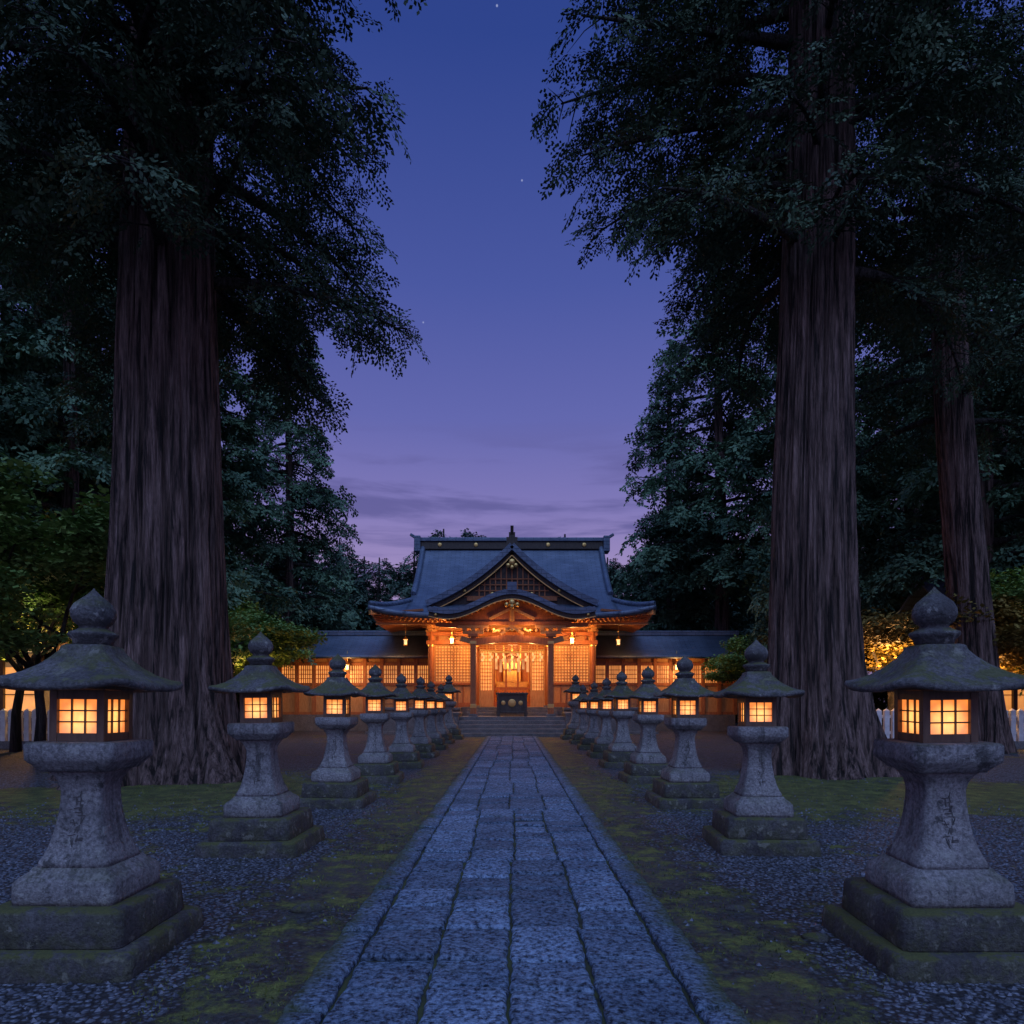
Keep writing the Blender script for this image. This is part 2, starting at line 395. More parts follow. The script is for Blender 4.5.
P[...,0]=x[:,None]+ox*ca[:,None]-oy*sa[:,None]+0; P[...,1]=y[:,None]+ox*sa[:,None]+oy*ca[:,None]; P[...,2]=.001+O[...,2]*(r*.75)[:,None]
T=np.concatenate([P[:,list(t)][:,None] for t in tri],1)
m,nt,b=new_mat('gravel_stone'); g=N(nt,'ShaderNodeNewGeometry')
L(nt,ramp(nt,g.outputs['Random Per Island'],[(0,(.03,.035,.05)),(.7,(.085,.10,.135)),(1,(.15,.17,.22))]),b.inputs['Base Color']); b.inputs['Roughness'].default_value=.7
place('gravel',np_mesh('gravel',T,3,[m]))
n=90000; sx=rng.choice([-1,1],n); x=sx*(1.17+rng.random(n)*6.0); y=1.6+rng.random(n)**1.3*15
cl=np.sin(x*3.1+np.sin(y*1.7)*2)*np.sin(y*2.3+np.cos(x*2.1)*2)+.5*np.sin(x*9+y*5)
keep=(rng.random(n)<moss_like(x,y))&(cl>-.1); x=x[keep];y=y[keep];n=len(x)
a=rng.random(n)*6.28; h=rng.uniform(.008,.028,n); wd=rng.uniform(.003,.006,n); ln=rng.normal(0,.010,(n,2))
T=np.zeros((n,3,3)); T[:,0]=np.stack([x-wd*np.cos(a),y-wd*np.sin(a),0*x],1); T[:,1]=np.stack([x+wd*np.cos(a),y+wd*np.sin(a),0*x],1); T[:,2]=np.stack([x+ln[:,0],y+ln[:,1],h],1)
place('moss_tufts',np_mesh('moss_tufts',T,3,[M_grass],True,1.2))
def rock(loc,r,sd):
    rs=random.Random(sd); mb=MB(); A,B=14,8
    ph=[rs.uniform(0,6) for _ in range(4)]
    P=[]
    for i in range(B+1):
        t=math.pi*i/B; row=[]
        for j in range(A+1):
            p=2*math.pi*j/A; k=1+.18*math.sin(2*p+ph[0]+t)+.12*math.sin(3*p*1+ph[1])*math.sin(2*t+ph[2])
            row.append((r*k*math.sin(t)*math.cos(p),r*.75*k*math.sin(t)*math.sin(p),r*.45*math.cos(t)+r*.1))
        P.append(row)
    mb.grid(P); mb.obj('rock',[M_stone_base],loc=loc)
for i,(l,r) in enumerate([((-1.57,5.25,0),.12),((1.72,5.25,0),.07),((-6.0,6.9,0),.1),((2.05,4.6,0),.08)]): rock(l,r,i)

# ------------------------------------------------------------ stone lantern
def lantern_meshes():
    out={}
    mb=MB()
    def block(z0,z1,w0,w1,ch=.03):
        mb.loft([(z0,w0),(z0+.01,w0+.004),(z1-ch,w1),(z1-ch*.3,w1-ch*.35),(z1,w1-ch)],p=26,seg=96,jit=.008)
    block(-.03,.15,.525,.515); block(.15,.37,.42,.41,.03)
    out['base']=mb.mesh('base',[M_stone_base])
    mb=MB()
    mb.loft([(.37,.305),(.40,.31),(.50,.305),(.53,.28),(.56,.24),(.58,.23)],p=20,seg=96,jit=.008)
    PR=[(.58,.222),(.61,.217),(.65,.197),(.70,.178),(.78,.158),(.88,.141),(.98,.131),(1.05,.13),(1.10,.141),(1.14,.163),(1.17,.19)]
    mb.loft(PR,p=9,seg=72,jit=.006)
    mb.loft([(1.17,.205),(1.19,.22),(1.23,.26),(1.245,.27),(1.335,.272),(1.35,.26),(1.352,.215)],p=20,seg=96,jit=.008)
    def hw(z):
        for (a,b_),(c,d) in zip(PR,PR[1:]):
            if a<=z<=c: return b_+(d-b_)*(z-a)/(c-a)
        return .2
    rs=random.Random(3)
    for gz in (1.0,.915,.83,.745):
        for k in range(7):
            x=rs.uniform(-.028,.028); z=gz+rs.uniform(-.03,.03)
            if rs.random()<.5: a,b_=(x-.022,z),(x+.022,z+rs.uniform(-.006,.008))
            else: a,b_=(x,z-.02),(x+rs.uniform(-.018,.018),z+.02)
            mb.beam((a[0],-hw(a[1])-.001,a[1]),(b_[0],-hw(b_[1])-.001,b_[1]),.006,.005,1)
    m,nt,b=new_mat('carved_inscription')
    L(nt,ramp(nt,noise(nt,coords(nt),20),[(.3,(.04,.04,.04)),(.7,(.08,.08,.08))]),b.inputs['Base Color'])
    out['post']=mb.mesh('post',[M_stone,m])
    mb=MB(); W=.145; t=.045
    for sx in(-1,1):
        for sy in(-1,1): mb.box(sx*W-t/2,sx*W+t/2,sy*W-t/2,sy*W+t/2,1.352,1.675)
    for z0,z1 in((1.352,1.405),(1.615,1.678)):
        for s_ in(-1,1):
            mb.box(-W-.01,W+.01,s_*W-t/2+.004,s_*W+t/2-.004,z0+.001,z1-.001); mb.box(s_*W-t/2+.003,s_*W+t/2-.003,-W-.01,W+.01,z0+.002,z1-.002)
    for s_ in(-1,1):
        for q in(-.041,.041):
            mb.box(q-.0045,q+.0045,s_*(W+.002)-.006,s_*(W+.002)+.006,1.395,1.625)
            mb.box(s_*(W+.002)-.006,s_*(W+.002)+.006,q-.0045,q+.0045,1.395,1.625)
        for z in(1.475,1.545):
            mb.box(-W,W,s_*(W+.001)-.005,s_*(W+.001)+.005,z-.0045,z+.0045)
            mb.box(s_*(W+.001)-.005,s_*(W+.001)+.005,-W,W,z-.004,z+.004)
    mb.box(-W-.03,W+.03,-W-.03,W+.03,1.678,1.70)
    out['fire_box']=mb.mesh('fire_box',[M_lframe])
    mb=MB(); q=W-.006
    for a,b_ in (((-W+.015,-q),(W-.015,-q)),((q,-W+.015),(q,W-.015)),((W-.015,q),(-W+.015,q)),((-q,W-.015),(-q,-W+.015))):
        mb.add([(a[0],a[1],1.39),(b_[0],b_[1],1.39),(b_[0],b_[1],1.632),(a[0],a[1],1.632)],[(0,1,2,3)])
    out['windows']=mb.mesh('windows',[M_paper])
    mb=MB()
    mb.loft([(1.70,.16),(1.702,.22,.0),(1.690,.34,.01),(1.668,.405,.05),(1.672,.425,.06),(1.69,.430,.065),(1.712,.42,.06),(1.735,.37,.035),(1.772,.30,.02),(1.825,.23,.012),(1.88,.178,.006),(1.925,.145),(1.955,.135),(1.965,.115)],p=8,seg=72,jit=.018)
    out['roof']=mb.mesh('roof',[M_stone_roof])
    mb=MB()
    mb.loft([(1.96,.085),(1.965,.11),(1.995,.115),(2.01,.13),(2.03,.145),(2.045,.14),(2.06,.105),(2.075,.08),(2.09,.087),(2.11,.112),(2.15,.13),(2.19,.128),(2.23,.108),(2.26,.075),(2.29,.04),(2.32,.012),(2.335,.003)],p=2,seg=32,jit=.035)
    out['finial']=mb.mesh('finial',[M_stone_roof])
    return out
LM=lantern_meshes()
def lantern(x,y,sc=1.,rz=0):
    e=empty('stone_lantern',(x,y,0)); e.rotation_euler=(random.gauss(0,.009),random.gauss(0,.009),rz); e.scale=(sc,sc,sc)
    for k,me in LM.items():
        place(k,me,e,bevel=0)
for i in range(9):
    d=4.42+3.13*i
    for sx in(-1,1):
        sc=1.0+random.uniform(-.025,.025)
        if i==8: sc=1.2
        if i==0: sc=1.0
        lantern(sx*2.74+random.uniform(-.03,.03),d+random.uniform(-.05,.05),sc,random.gauss(0,.035))

# ------------------------------------------------------------ foliage toolkit
def spray_template(seed,nt_=9,lf=.11,lw=.034,droop=.25):
    r=np.random.default_rng(seed); q=[]
    def leaflet(p,d,l,w_):
        d=d/np.linalg.norm(d); up=np.array([r.normal(0,.45),r.normal(0,.45),1.]); s=np.cross(d,up); s/=np.linalg.norm(s)
        q.append([p,p+d*l*.45+s*w_,p+d*l,p+d*l*.5-s*w_])
    for i in range(nt_):
        s=.05+.93*i/(nt_-1)*1.0
        for sd in(-1,1):
            a=sd*math.radians(r.uniform(35,65)); ln=(.42*(1-s)+.14)*r.uniform(.7,1.15)
            p0=np.array([s,0,-droop*s*s]); d=np.array([math.cos(a),math.sin(a),-.1-.3*s+r.normal(0,.2)])
            m_=max(2,int(ln/.09))
            for k in range(m_):
                t=(k+.5)/m_; p=p0+d*ln*t; b_=a+(1 if k%2 else -1)*.6
                leaflet(p,np.array([math.cos(b_),math.sin(b_),d[2]-.05+r.normal(0,.25)]),lf*r.uniform(.7,1.3),lw*r.uniform(.7,1.3))
        leaflet(np.array([s*.95,0,-droop*s*s]),np.array([1,r.normal(0,.3),-.3]),lf*1.2,lw)
    return np.array(q)
def place_sprays(temps,pos,dr,scale,seed=0):
    r=np.random.default_rng(seed); pos=np.array(pos);dr=np.array(dr);scale=np.array(scale)
    X=dr/np.linalg.norm(dr,axis=1)[:,None]
    up=np.stack([r.normal(0,.45,len(X)),r.normal(0,.45,len(X)),np.ones(len(X))],1)
    Y=np.cross(up,X); Y/=np.linalg.norm(Y,axis=1)[:,None]; Z=np.cross(X,Y)
    idx=r.integers(0,len(temps),len(X)); out=[]
    for t,T in enumerate(temps):
        k=idx==t
        if not k.any(): continue
        V=(T[None,...,0:1]*X[k][:,None,None]+T[None,...,1:2]*Y[k][:,None,None]+T[None,...,2:3]*Z[k][:,None,None])*scale[k][:,None,None,None]+pos[k][:,None,None]
        out.append(V.reshape(-1,4,3))
    return np.concatenate(out)
T_near=[spray_template(i,8,.13,.036,.22) for i in range(5)]
T_mid=[spray_template(10+i,6,.19,.06,.25) for i in range(4)]

def trunk_mesh(mb,H,r0,rtop,flare,lean,seed,nseg=120,nz=90,ridge=.045,zflare=.9):
    rs=random.Random(seed); ph=[rs.uniform(0,6.28) for _ in range(12)]
    P=[]
    for i in range(nz+1):
        t=i/nz; z=H*t**1.6-.05; zz=max(z,0)
        r=r0+(rtop-r0)*min(1,zz/H)**.8
        cx=lean[0]*zz/H+.12*math.sin(zz*.25+ph[0]); cy=lean[1]*zz/H
        row=[]
        fl=math.exp(-zz/zflare)
        for k in range(nseg+1):
            a=2*math.pi*(k%nseg)/nseg
            lob=.5+.5*math.sin(5*a+ph[1]+.25*math.sin(2*a+ph[3])); lob2=.5+.5*math.sin(8*a+ph[2])
            rr=r*(1+fl*(flare*(.35+.65*lob*.8+.2*lob2))+math.exp(-zz/3.2)*.09*(math.sin(5*a+ph[1])+.6*math.sin(3*a+ph[4])))
            u=math.sin(31*a+ph[5]+1.3*math.sin(zz*.45+ph[6]+2*a))*.5+math.sin(47*a+ph[7]+1.1*math.sin(zz*.6+ph[8]))*.35+math.sin(19*a+ph[9]+.9*math.sin(zz*.35))*.4
            rr*=1+ridge*(.6-abs(u)*1.2)
            row.append((cx+rr*math.cos(a),cy+rr*math.sin(a),z))
        P.append(row)
    mb.grid(P,0,True)
    return lambda zz:(lean[0]*zz/H+.12*math.sin(zz*.25+ph[0]),lean[1]*zz/H,r0+(rtop-r0)*(zz/H)**.8)

def conifer(name,seed,H,r0,rtop,z0,nl,Lf,spl,temps,lean=(0,0),flare=.5,sub=.42,sps=.26,droop=.5,leaf=M_leaf_near,bark=M_bark,seg=120,twig=True,azf=None,ztop=None,ridge=.045,d2=(.1,.45),pit=(-.15,.75),sstep=.34,rise=(.05,.35),zpow=1.):
    rs=random.Random(seed); mb=MB()
    c=trunk_mesh(mb,H,r0,rtop,flare,lean,seed,seg*2 if seg>60 else seg,90 if seg>60 else 30,ridge,1.1 if seg>60 else .9)
    pos=[];dr=[];sc=[]
    ztop=ztop or H
    for i in range(nl):
        f=((i+rs.random())/nl)**zpow; z=z0+(ztop-z0)*f; az=(i*2.39996+rs.uniform(-.5,.5)) if seg>60 else rs.uniform(0,6.283)
        Ln=Lf(f,az)*rs.uniform(.75,1.05)
        if Ln<.3: continue
        cx,cy,r=c(z); d=Vector((math.cos(az),math.sin(az),0)); start=Vector((cx,cy,z))+d*r*.7
        rise_=rs.uniform(*rise); drp=droop*rs.uniform(.6,1.2); bend=rs.gauss(0,.25); sd=Vector((-d.y,d.x,0))
        def pt(s): return start+d*Ln*s+sd*(bend*Ln*s*s)+Vector((0,0,Ln*(rise_*s-drp*s*s)))
        npt=8; rb=min(.15,.026*Ln+.015)
        mb.tube([pt(k/npt) for k in range(npt+1)],[rb*(1-.9*k/npt)+.005 for k in range(npt+1)],6,1)
        s=.18
        while s<1.0:
            p=pt(s); tg=(pt(min(s+.05,1.05))-pt(s-.05)).normalized()
            for side in(-1,1):
                a=side*math.radians(rs.uniform(35,75)); dd=Vector((tg.x*math.cos(a)-tg.y*math.sin(a),tg.x*math.sin(a)+tg.y*math.cos(a),tg.z*.5+rs.gauss(0,.22))).normalized()
                l2=Ln*sub*(1.05-.7*s)*rs.uniform(.5,1.15)
                dz=rs.uniform(*d2)
                def p2(t): return p+dd*l2*t+Vector((0,0,-dz*l2*t*t))
                if twig: mb.tube([p2(0),p2(.5),p2(1)],[.020,.012,.004],4,1)
                m_=max(1,int(l2/sps))
                for k in range(m_):
                    t=(k+rs.random())/m_; q=p2(.1+.9*t)
                    aa=rs.uniform(-1.2,1.2); e=Vector((dd.x*math.cos(aa)-dd.y*math.sin(aa),dd.x*math.sin(aa)+dd.y*math.cos(aa),-rs.uniform(*pit)))
                    pos.append(q+Vector((rs.gauss(0,.05),rs.gauss(0,.05),rs.gauss(0,.1))));dr.append(e);sc.append(spl*rs.uniform(.6,1.2))
            s+=max(.04,sstep/Ln)*(1.0 if seg>60 else 1.6)
        pos.append(pt(1));dr.append(Vector((d.x,d.y,-.6)));sc.append(spl)
    V=place_sprays(temps,pos,dr,sc,seed)
    tm=mb.mesh('trunk_and_limbs',[bark,M_bark2]); fm=np_mesh('foliage',V,4,[leaf],True,.45 if seg>60 else .3)
    return tm,fm
def put_tree(name,meshes,loc,rz=0,sc=1.,sz=None):
    e=empty(name,loc); e.rotation_euler=(0,0,rz); e.scale=(sc,sc,sz or sc)
    place('trunk_and_limbs',meshes[0],e); place('foliage',meshes[1],e); return e

# two giant cedars flanking the path
def LfL(f,az):
    base=5.9-2.9*f
    if f<.12 and math.cos(az)>0: base*=.78
    if f>.14: base*=.94+.08*(math.cos(az)<0)
    return base
A=conifer('L',21,27,1.25,.5,10.6,82,LfL,.80,T_near,lean=(.8,0),flare=.70,droop=.36,sps=.28,ridge=.10,zpow=1.15,d2=(.15,.6),pit=(-.1,.95))
put_tree('giant_cedar_tree',A,(-7.6,14.6,0))
def LfR(f,az):
    base=6.1-2.5*f
    if f<.15: base*=.80
    if math.sin(az)<-.6 and f<.7: base*=.45
    return base
B=conifer('R',33,27,.98,.5,11.4,78,LfR,.80,T_near,lean=(-.1,0),flare=.70,droop=.35,sps=.28,ridge=.10,zpow=1.15,d2=(.15,.6),pit=(-.1,.95))
put_tree('giant_cedar_tree',B,(7.0,15.6,0))
C=conifer('R2',45,27,.68,.35,10.5,44,lambda f,a:4.4-2.1*f,.9,T_near,lean=(-1.6,0),flare=.4,droop=.4,sps=.36)
put_tree('cedar_tree',C,(15.0,22.0,0))

# forest conifers (shared meshes)
def prof(R,lo=.0): return lambda f,a:R*(math.sin(math.pi*min(1,(.18+.82*f))**.8)**.7*.35+(1-f)*.75+.05)
VAR=[conifer('v%d'%i,60+i,28,.55,.08,[6.5,4.,8.][i],[92,96,84][i],prof([4.4,4.0,4.8][i]),1.25,T_mid,flare=.35,sub=.42,sps=.46,droop=.42,leaf=M_leaf_mid,bark=M_bark,seg=24,twig=False,ridge=.03,d2=(.1,.4),pit=(0,.7),sstep=.38) for i in range(3)]
FAR=[]
for i in range(2):
    FAR.append(conifer('f%d'%i,80+i,17,.35,.06,2.5,54,prof(3.9),1.3,T_mid,flare=.3,sub=.5,sps=.6,droop=.25,leaf=M_leaf_far,bark=M_bark2,seg=16,twig=False,ridge=.02,d2=(.0,.3),pit=(-.3,.6)))
rs=random.Random(5)
for (x,y,v,sc,sz) in [(-13.9,42.5,0,.85,.98),(-16.2,36.5,1,.95,1.03),(-18.6,32,2,.85,1.0),(-23,31,0,1.,1.0),(-17.2,26.5,0,.85,.95),(-27,41,2,1.1,1.),
                   (-22,48,0,1.,1.05),(-22.5,23.5,2,.95,.95),
                   (13.1,43,2,1.08,1.12),(17.5,38.5,0,1.1,1.05),(22,37.5,1,1.1,1.),(28,39,2,1.1,1.05),(19.6,28.5,0,.95,1.0),(24.5,25,1,1.,1.),(10.9,47,1,.9,.95),(13.6,31.0,1,.6,.85)]:
    put_tree('cypress_tree',VAR[v],(x,y,0),rs.uniform(0,6.28),sc,sz)
fe=empty('distant_forest')
def far_tree(me,x,y,sc,sz):
    e=bpy.data.objects.new('distant_tree',None); COL.objects.link(e); e.parent=fe; e.location=(x,y,0); e.rotation_euler=(0,0,rs.uniform(0,6.28)); e.scale=(sc,sc,sz)
    place('trunk_and_limbs',me[0],e); place('foliage',me[1],e)
x=-24
while x<24:
    h=rs.uniform(.80,.98)
    far_tree(FAR[rs.randint(0,1)],x,58+rs.uniform(-3,3),rs.uniform(.9,1.2),h)
    far_tree(FAR[rs.randint(0,1)],x+1.2,66+rs.uniform(-3,3),rs.uniform(1.,1.3),h*1.1)
    x+=rs.uniform(2.6,3.6)
for i in range(14):
    sx=-1 if i%2 else 1
    xx=sx*rs.uniform(28,50); yy=rs.uniform(38,60)
    far_tree(VAR[rs.randint(0,2)],xx,yy,rs.uniform(1.,1.25),rs.uniform(.85,1.1))
for i in range(6):
    sx=-1 if i%2 else 1
    far_tree(VAR[rs.randint(0,2)],sx*(25+rs.uniform(0,8)),rs.uniform(14,26),1.,rs.uniform(.8,1.))
def hedge(x0,x1,y0,y1,H,n):
    x=rng.uniform(x0,x1,n); y=rng.uniform(y0,y1,n)
    top=H*(.72+.18*np.sin(x*1.3+1)+.12*np.sin(x*3.1+y*.7)+.06*np.sin(x*7+y*3))
    z=top*rng.random(n)**.6
    a=rng.random(n)*6.28; s=rng.uniform(.12,.30,n); tz=rng.normal(0,.5,n)
    d=np.stack([np.cos(a),np.sin(a),tz],1)*s[:,None]; e=np.stack([-np.sin(a),np.cos(a),rng.normal(0,.5,n)],1)*(s*.4)[:,None]; c=np.stack([x,y,z],1)
    place('undergrowth',np_mesh('undergrowth',np.stack([c-d*.5,c+e,c+d*.5,c-e],1),4,[M_hedge],True,.5))
hedge(-52,-14.2,38.5,41.5,4.2,42000); hedge(13.8,52,38.5,41.5,4.2,42000); hedge(-32,32,52,54,4.5,40000)

# maples
def maple(seed,H,R,nlayer,leafs,ls,mat):
    rs=random.Random(seed); mb=MB(); C=[]
    trunkh=H*.28
    base=[Vector((0,0,-.05)),Vector((rs.gauss(0,.08),rs.gauss(0,.08),trunkh*.5)),Vector((rs.gauss(0,.15),rs.gauss(0,.15),trunkh))]
    mb.tube(base,[.16,.12,.10],10)
    def branch(p,d,l,r,dep):
        pts=[p]; q=p.copy(); dd=d.copy()
        for k in range(4):
            dd=(dd+Vector((rs.gauss(0,.16),rs.gauss(0,.16),rs.gauss(.02,.1)))).normalized(); q=q+dd*l/4; pts.append(q.copy())
        mb.tube(pts,[r*(1-.12*k) for k in range(5)],6)
        if dep>=2: C.append((pts[-1],l)); C.append((pts[2],l*.8))
        if dep<4:
            for k in range(3 if dep<3 else 2):
                a=rs.uniform(0,6.28); e=Vector((dd.x+.9*math.cos(a),dd.y+.9*math.sin(a),dd.z*.45+rs.gauss(.05,.15))).normalized()
                branch(pts[-1] if k<2 else pts[2],e,l*rs.uniform(.6,.82),r*.55,dep+1)
    for k in range(4):
        a=k*1.57+rs.uniform(-.4,.4); branch(base[-1],Vector((math.cos(a)*.6,math.sin(a)*.6,.8)).normalized(),H*.30,.075,1)
    r=np.random.default_rng(seed); Q=[]
    for p,l in C:
        n=leafs; a=r.random(n)*6.28; rad=np.sqrt(r.random(n))*R; x=p.x+rad*np.cos(a); y=p.y+rad*np.sin(a); z=p.z+r.normal(0,.09,n)-rad**2*.12
        b_=r.random(n)*6.28; s=ls*r.uniform(.6,1.3,n); tz=r.normal(0,.4,n)
        d=np.stack([np.cos(b_),np.sin(b_),tz],1)*s[:,None]; e=np.stack([-np.sin(b_),np.cos(b_),r.normal(0,.4,n)],1)*(s*.45)[:,None]; c=np.stack([x,y,z],1)
        Q.append(np.stack([c-d*.5,c+e,c+d*.5,c-e],1))
    return mb.mesh('trunk_and_limbs',[M_bark2]),np_mesh('foliage',np.concatenate(Q),4,[mat],True,.6)
MP=[maple(3,8.0,.75,0,150,.14,M_maple),maple(9,6.0,.65,0,150,.12,M_maple)]
MPw=(MP[1][0],MP[1][1].copy()); MPw[1].materials[0]=M_maple_lit
for (k,x,y,rz,sc) in [(0,-12.9,18.6,0,1.05),(1,-15.0,15.5,2,1.1),(0,-16.0,22.,4,1.1),(1,-12.6,29.5,1,1.2),(0,-14.8,33.5,3,.95),(1,13.4,34.6,2,1.0),(0,20,24.5,4,.95)]:
    put_tree('maple_tree',MP[k],(x,y,0),rz,sc)
put_tree('maple_tree',MPw,(14.0,25.0,0),.5,1.15)
put_tree('maple_tree',MPw,(17.4,25,0),2.5,1.05)

# ------------------------------------------------------------ SHRINE
sh=empty('shrine_hall')
Y0,YR,YB=33.5,40.0,46.5; XE=7.06; XG=5.3; ZE=5.9; RH=4.75
def fz(t): t=max(0,min(1,t)); return ZE+RH*(.5*t+.5*t*t)
def lift(x,t): return .5*(abs(x)/XE)**5*(1-t)**2
def zmain(x,y):
    t=min((y-Y0),(YB-y))/(YR-Y0); return fz(t)+lift(x,t)
mb=MB()
ys=[Y0+(YB-Y0)*i/52 for i in range(53)]; xs=[-XG+2*XG*i/40 for i in range(41)]
mb.grid([[(x,y,zmain(x,y)) for x in xs] for y in ys])
for s_ in(-1,1):
    xx=[XG-.02+(XE-XG+.02)*i/10 for i in range(11)]
    P=[]
    for y in ys:
        row=[]
        for x in xx:
            ts=(XE-x)/(YR-Y0); tm=min((y-Y0),(YB-y))/(YR-Y0); t=min(ts,tm)
            row.append((s_*x,y,fz(t)+.5*(1-t)**2*((x/XE)**5)*(1-min(1,max(0,tm-ts)/.6))-.004))
        P.append(row)
    mb.grid(P,flip=(s_<0))
mb.obj('main_roof',[M_roof],sh,solid=.24)
mb=MB()
mb.box(-5.45,5.45,YR-.28,YR+.28,10.5,10.95,2); mb.box(-5.6,5.6,YR-.38,YR+.38,10.95,11.06); mb.box(-5.5,5.5,YR-.2,YR+.2,11.06,11.2)
for s_ in(-1,1):
    mb.box(s_*5.5-.18,s_*5.5+.18,YR-.45,YR+.45,10.35,11.25)
    mb.beam((s_*5.6,YR,11.2),(s_*5.95,YR,11.42),.2,.16)
    pts=[(s_*(XG-.1),YR-(YR-36)*k/10,zmain(XG-.1,YR-(YR-36)*k/10)+.1) for k in range(11)]
    mb.tube(pts,[.16]*11,8)
    P=[]
    for k in range(9):
        x=XG-.1+(XE-.05-XG+.1)*k/8; d=XE-x; y=Y0+d
        t=d/(YR-Y0); P.append((s_*x,y,fz(t)+.5*(x/XE)**5*(1-t)**2+.07))
    mb.tube(P,[.13]*9,8)
for x in(-4.2,-2.1,2.1,4.2): 
    mb.tube([(x,YR-.29,10.74),(x,YR-.33,10.74)],[.13,.12],12,1)
mb.obj('ridge',[M_roof,M_gold,M_wood_d],sh,bevel=.02)
mb=MB()
for s_ in(-1,1):
    x=s_*4.95
    row=[(x,y,zmain(4.9,y)-.1) for y in ys if 36<=y<=44]; bot=[(x,y,6.6) for y in ys if 36<=y<=44]
    mb.grid([bot,row],0,False)
    for (ya,yb) in ((36,40),(44,40)):
        pp=[(s_*(XG-.02),ya+(yb-ya)*k/8,zmain(XG,ya+(yb-ya)*k/8)-.3) for k in range(9)]
        for a,b_ in zip(pp,pp[1:]): mb.beam(a,b_,.08,.38,1)
mb.obj('gable_ends',[M_plaster,M_wood_d],sh)

# chidori gable
def zc(x): u=min(1,abs(x)/4.35); return 6.62+2.95*((1-u)*.62+(1-u)**2.4*.38)
mb=MB(); gx=[-4.35+8.7*i/60 for i in range(61)]
gy=[34.75+ (39.6-34.75)*j/10 for j in range(11)]
mb.grid([[(x,y,zc(x)) for x in gx] for y in gy]); mb.obj('dormer_roof',[M_roof],sh,solid=.16)
mb=MB()
mb.tube([(0,34.65,9.68),(0,39.6,9.68)],[.17,.17],8,0)
mb.box(-.28,.28,34.55,34.8,9.35,9.95,1); mb.box(-.16,.16,34.55,34.8,9.95,10.2,1); mb.beam((0,34.6,10.1),(0,34.45,10.5),.16,.14,1)
for off,th,yy,mi,wd in ((-.03,.30,34.70,0,.40),(-.33,.30,34.80,1,.10),(-.50,.045,34.74,2,.05)):
    for i in range(60):
        a,b_=gx[i],gx[i+1]
        if mi and (abs(a)>4.1): continue
        mb.beam((a,yy,zc(a)+off),(b_,yy,zc(b_)+off),wd,th,mi)
mb.obj('dormer_bargeboards',[M_roof,M_wood_d,M_gold],sh)
mb=MB()
P1=[(x,35.05,6.3) for x in gx if abs(x)<3.9]; P2=[(x,35.05,max(6.3,zc(x)-.35)) for x in gx if abs(x)<3.9]
mb.grid([P1,P2],0,False)
for k in range(-6,7):
    x=k*.28; z1=zc(x)-.55
    if z1>7.0: mb.box(x-.03,x+.03,34.96,35.03,6.9,z1,1)
for z in (7.0,7.3,7.6,7.9):
    hw_=max([abs(x) for x in gx if zc(x)-.55>z]+[0]); 
    if hw_>.1: mb.box(-hw_,hw_,34.95,35.025,z-.025,z+.025,1)
mb.box(-2.3,2.3,34.88,35.04,6.78,6.98,1)
for (x,z,r) in [(0,8.72,.2),(-.2,8.55,.13),(.2,8.55,.13),(0,8.45,.12),(0,7.45,.16),(-1.,7.1,.1),(1.,7.1,.1),(-2.4,7.25,.1),(2.4,7.25,.1)]:
    mb.tube([(x,34.70,z),(x,34.64,z)],[r,r*.7],8,2)
mb.obj('dormer_pediment',[M_wood_d,M_wood,M_gold],sh)

# karahafu porch roof
XK=3.95
def zk(x):
    u=abs(x)/XK; return 5.88+.95*(.5+.5*math.cos(math.pi*min(1,u*1.22)))**1.15+.14*max(0,u-.7)/.3*(max(0,u-.7)/.3)
mb=MB(); kx=[-XK+2*XK*i/60 for i in range(61)]
mb.grid([[(x,32.3+j*.36,zk(x)+.07*j) for x in kx] for j in range(11)]); mb.obj('porch_roof',[M_roof],sh,solid=.15)
mb=MB()
for off,th,yy,mi,wd in ((-.02,.24,32.26,0,.2),(-.25,.20,32.33,1,.10),(-.365,.04,32.27,2,.05)):
    for i in range(60):
        a,b_=kx[i],kx[i+1]; mb.beam((a,yy,zk(a)+off),(b_,yy,zk(b_)+off),wd,th,mi)
mb.tube([(0,32.2,zk(0)+.12),(0,35.5,zk(0)+.55)],[.13,.13],8,0)
mb.box(-.22,.22,32.1,32.35,zk(0)+.02,zk(0)+.42,0)
for (x,z,r) in [(0,6.3,.17),(-.25,6.2,.12),(.25,6.2,.12),(0,6.12,.12),(-3.6,5.72,.09),(3.6,5.72,.09)]:
    mb.tube([(x,32.24,z),(x,32.18,z)],[r,r*.7],8,2)
mb.obj('porch_bargeboards',[M_roof,M_wood_d,M_gold],sh)
mb=MB()
for s_ in(-1,1):
    x=s_*1.88
    mb.box(x-.14,x+.14,33.0,33.28,1.02,4.75,0); mb.box(x-.22,x+.22,32.92,33.36,.9,1.02,3); mb.box(x-.15,x+.15,32.99,33.29,1.3,1.5,2)
    mb.box(x-.16,x+.16,32.985,33.295,4.4,4.55,2)
    mb.box(x-.24,x+.24,32.9,33.38,4.75,4.9,0); mb.box(x-.5,x+.5,33.05,33.23,4.9,5.05,1)
    for q in(-.42,0,.42): mb.box(x+q-.1,x+q+.1,33.0,33.28,5.05,5.18,1)
    mb.box(x-.75,x+.75,33.05,33.23,5.18,5.32,1)
    mb.beam((x+s_*.14,33.14,4.55),(x+s_*.62,33.14,4.68),.2,.26,1)
    mb.beam((x,33.28,4.5),(x,36.0,4.75),.18,.28,0)
    mb.beam((s_*2.6,33.14,5.3),(s_*3.7,33.14,5.36),.16,.2,0)
for k in range(12):
    a=-1.75+3.5*k/12;b_=a+3.5/12; f=lambda q:4.5+.16*math.cos(q/1.75*1.5)
    mb.beam((a,33.14,f(a)),(b_,33.14,f(b_)),.22,.34,0)
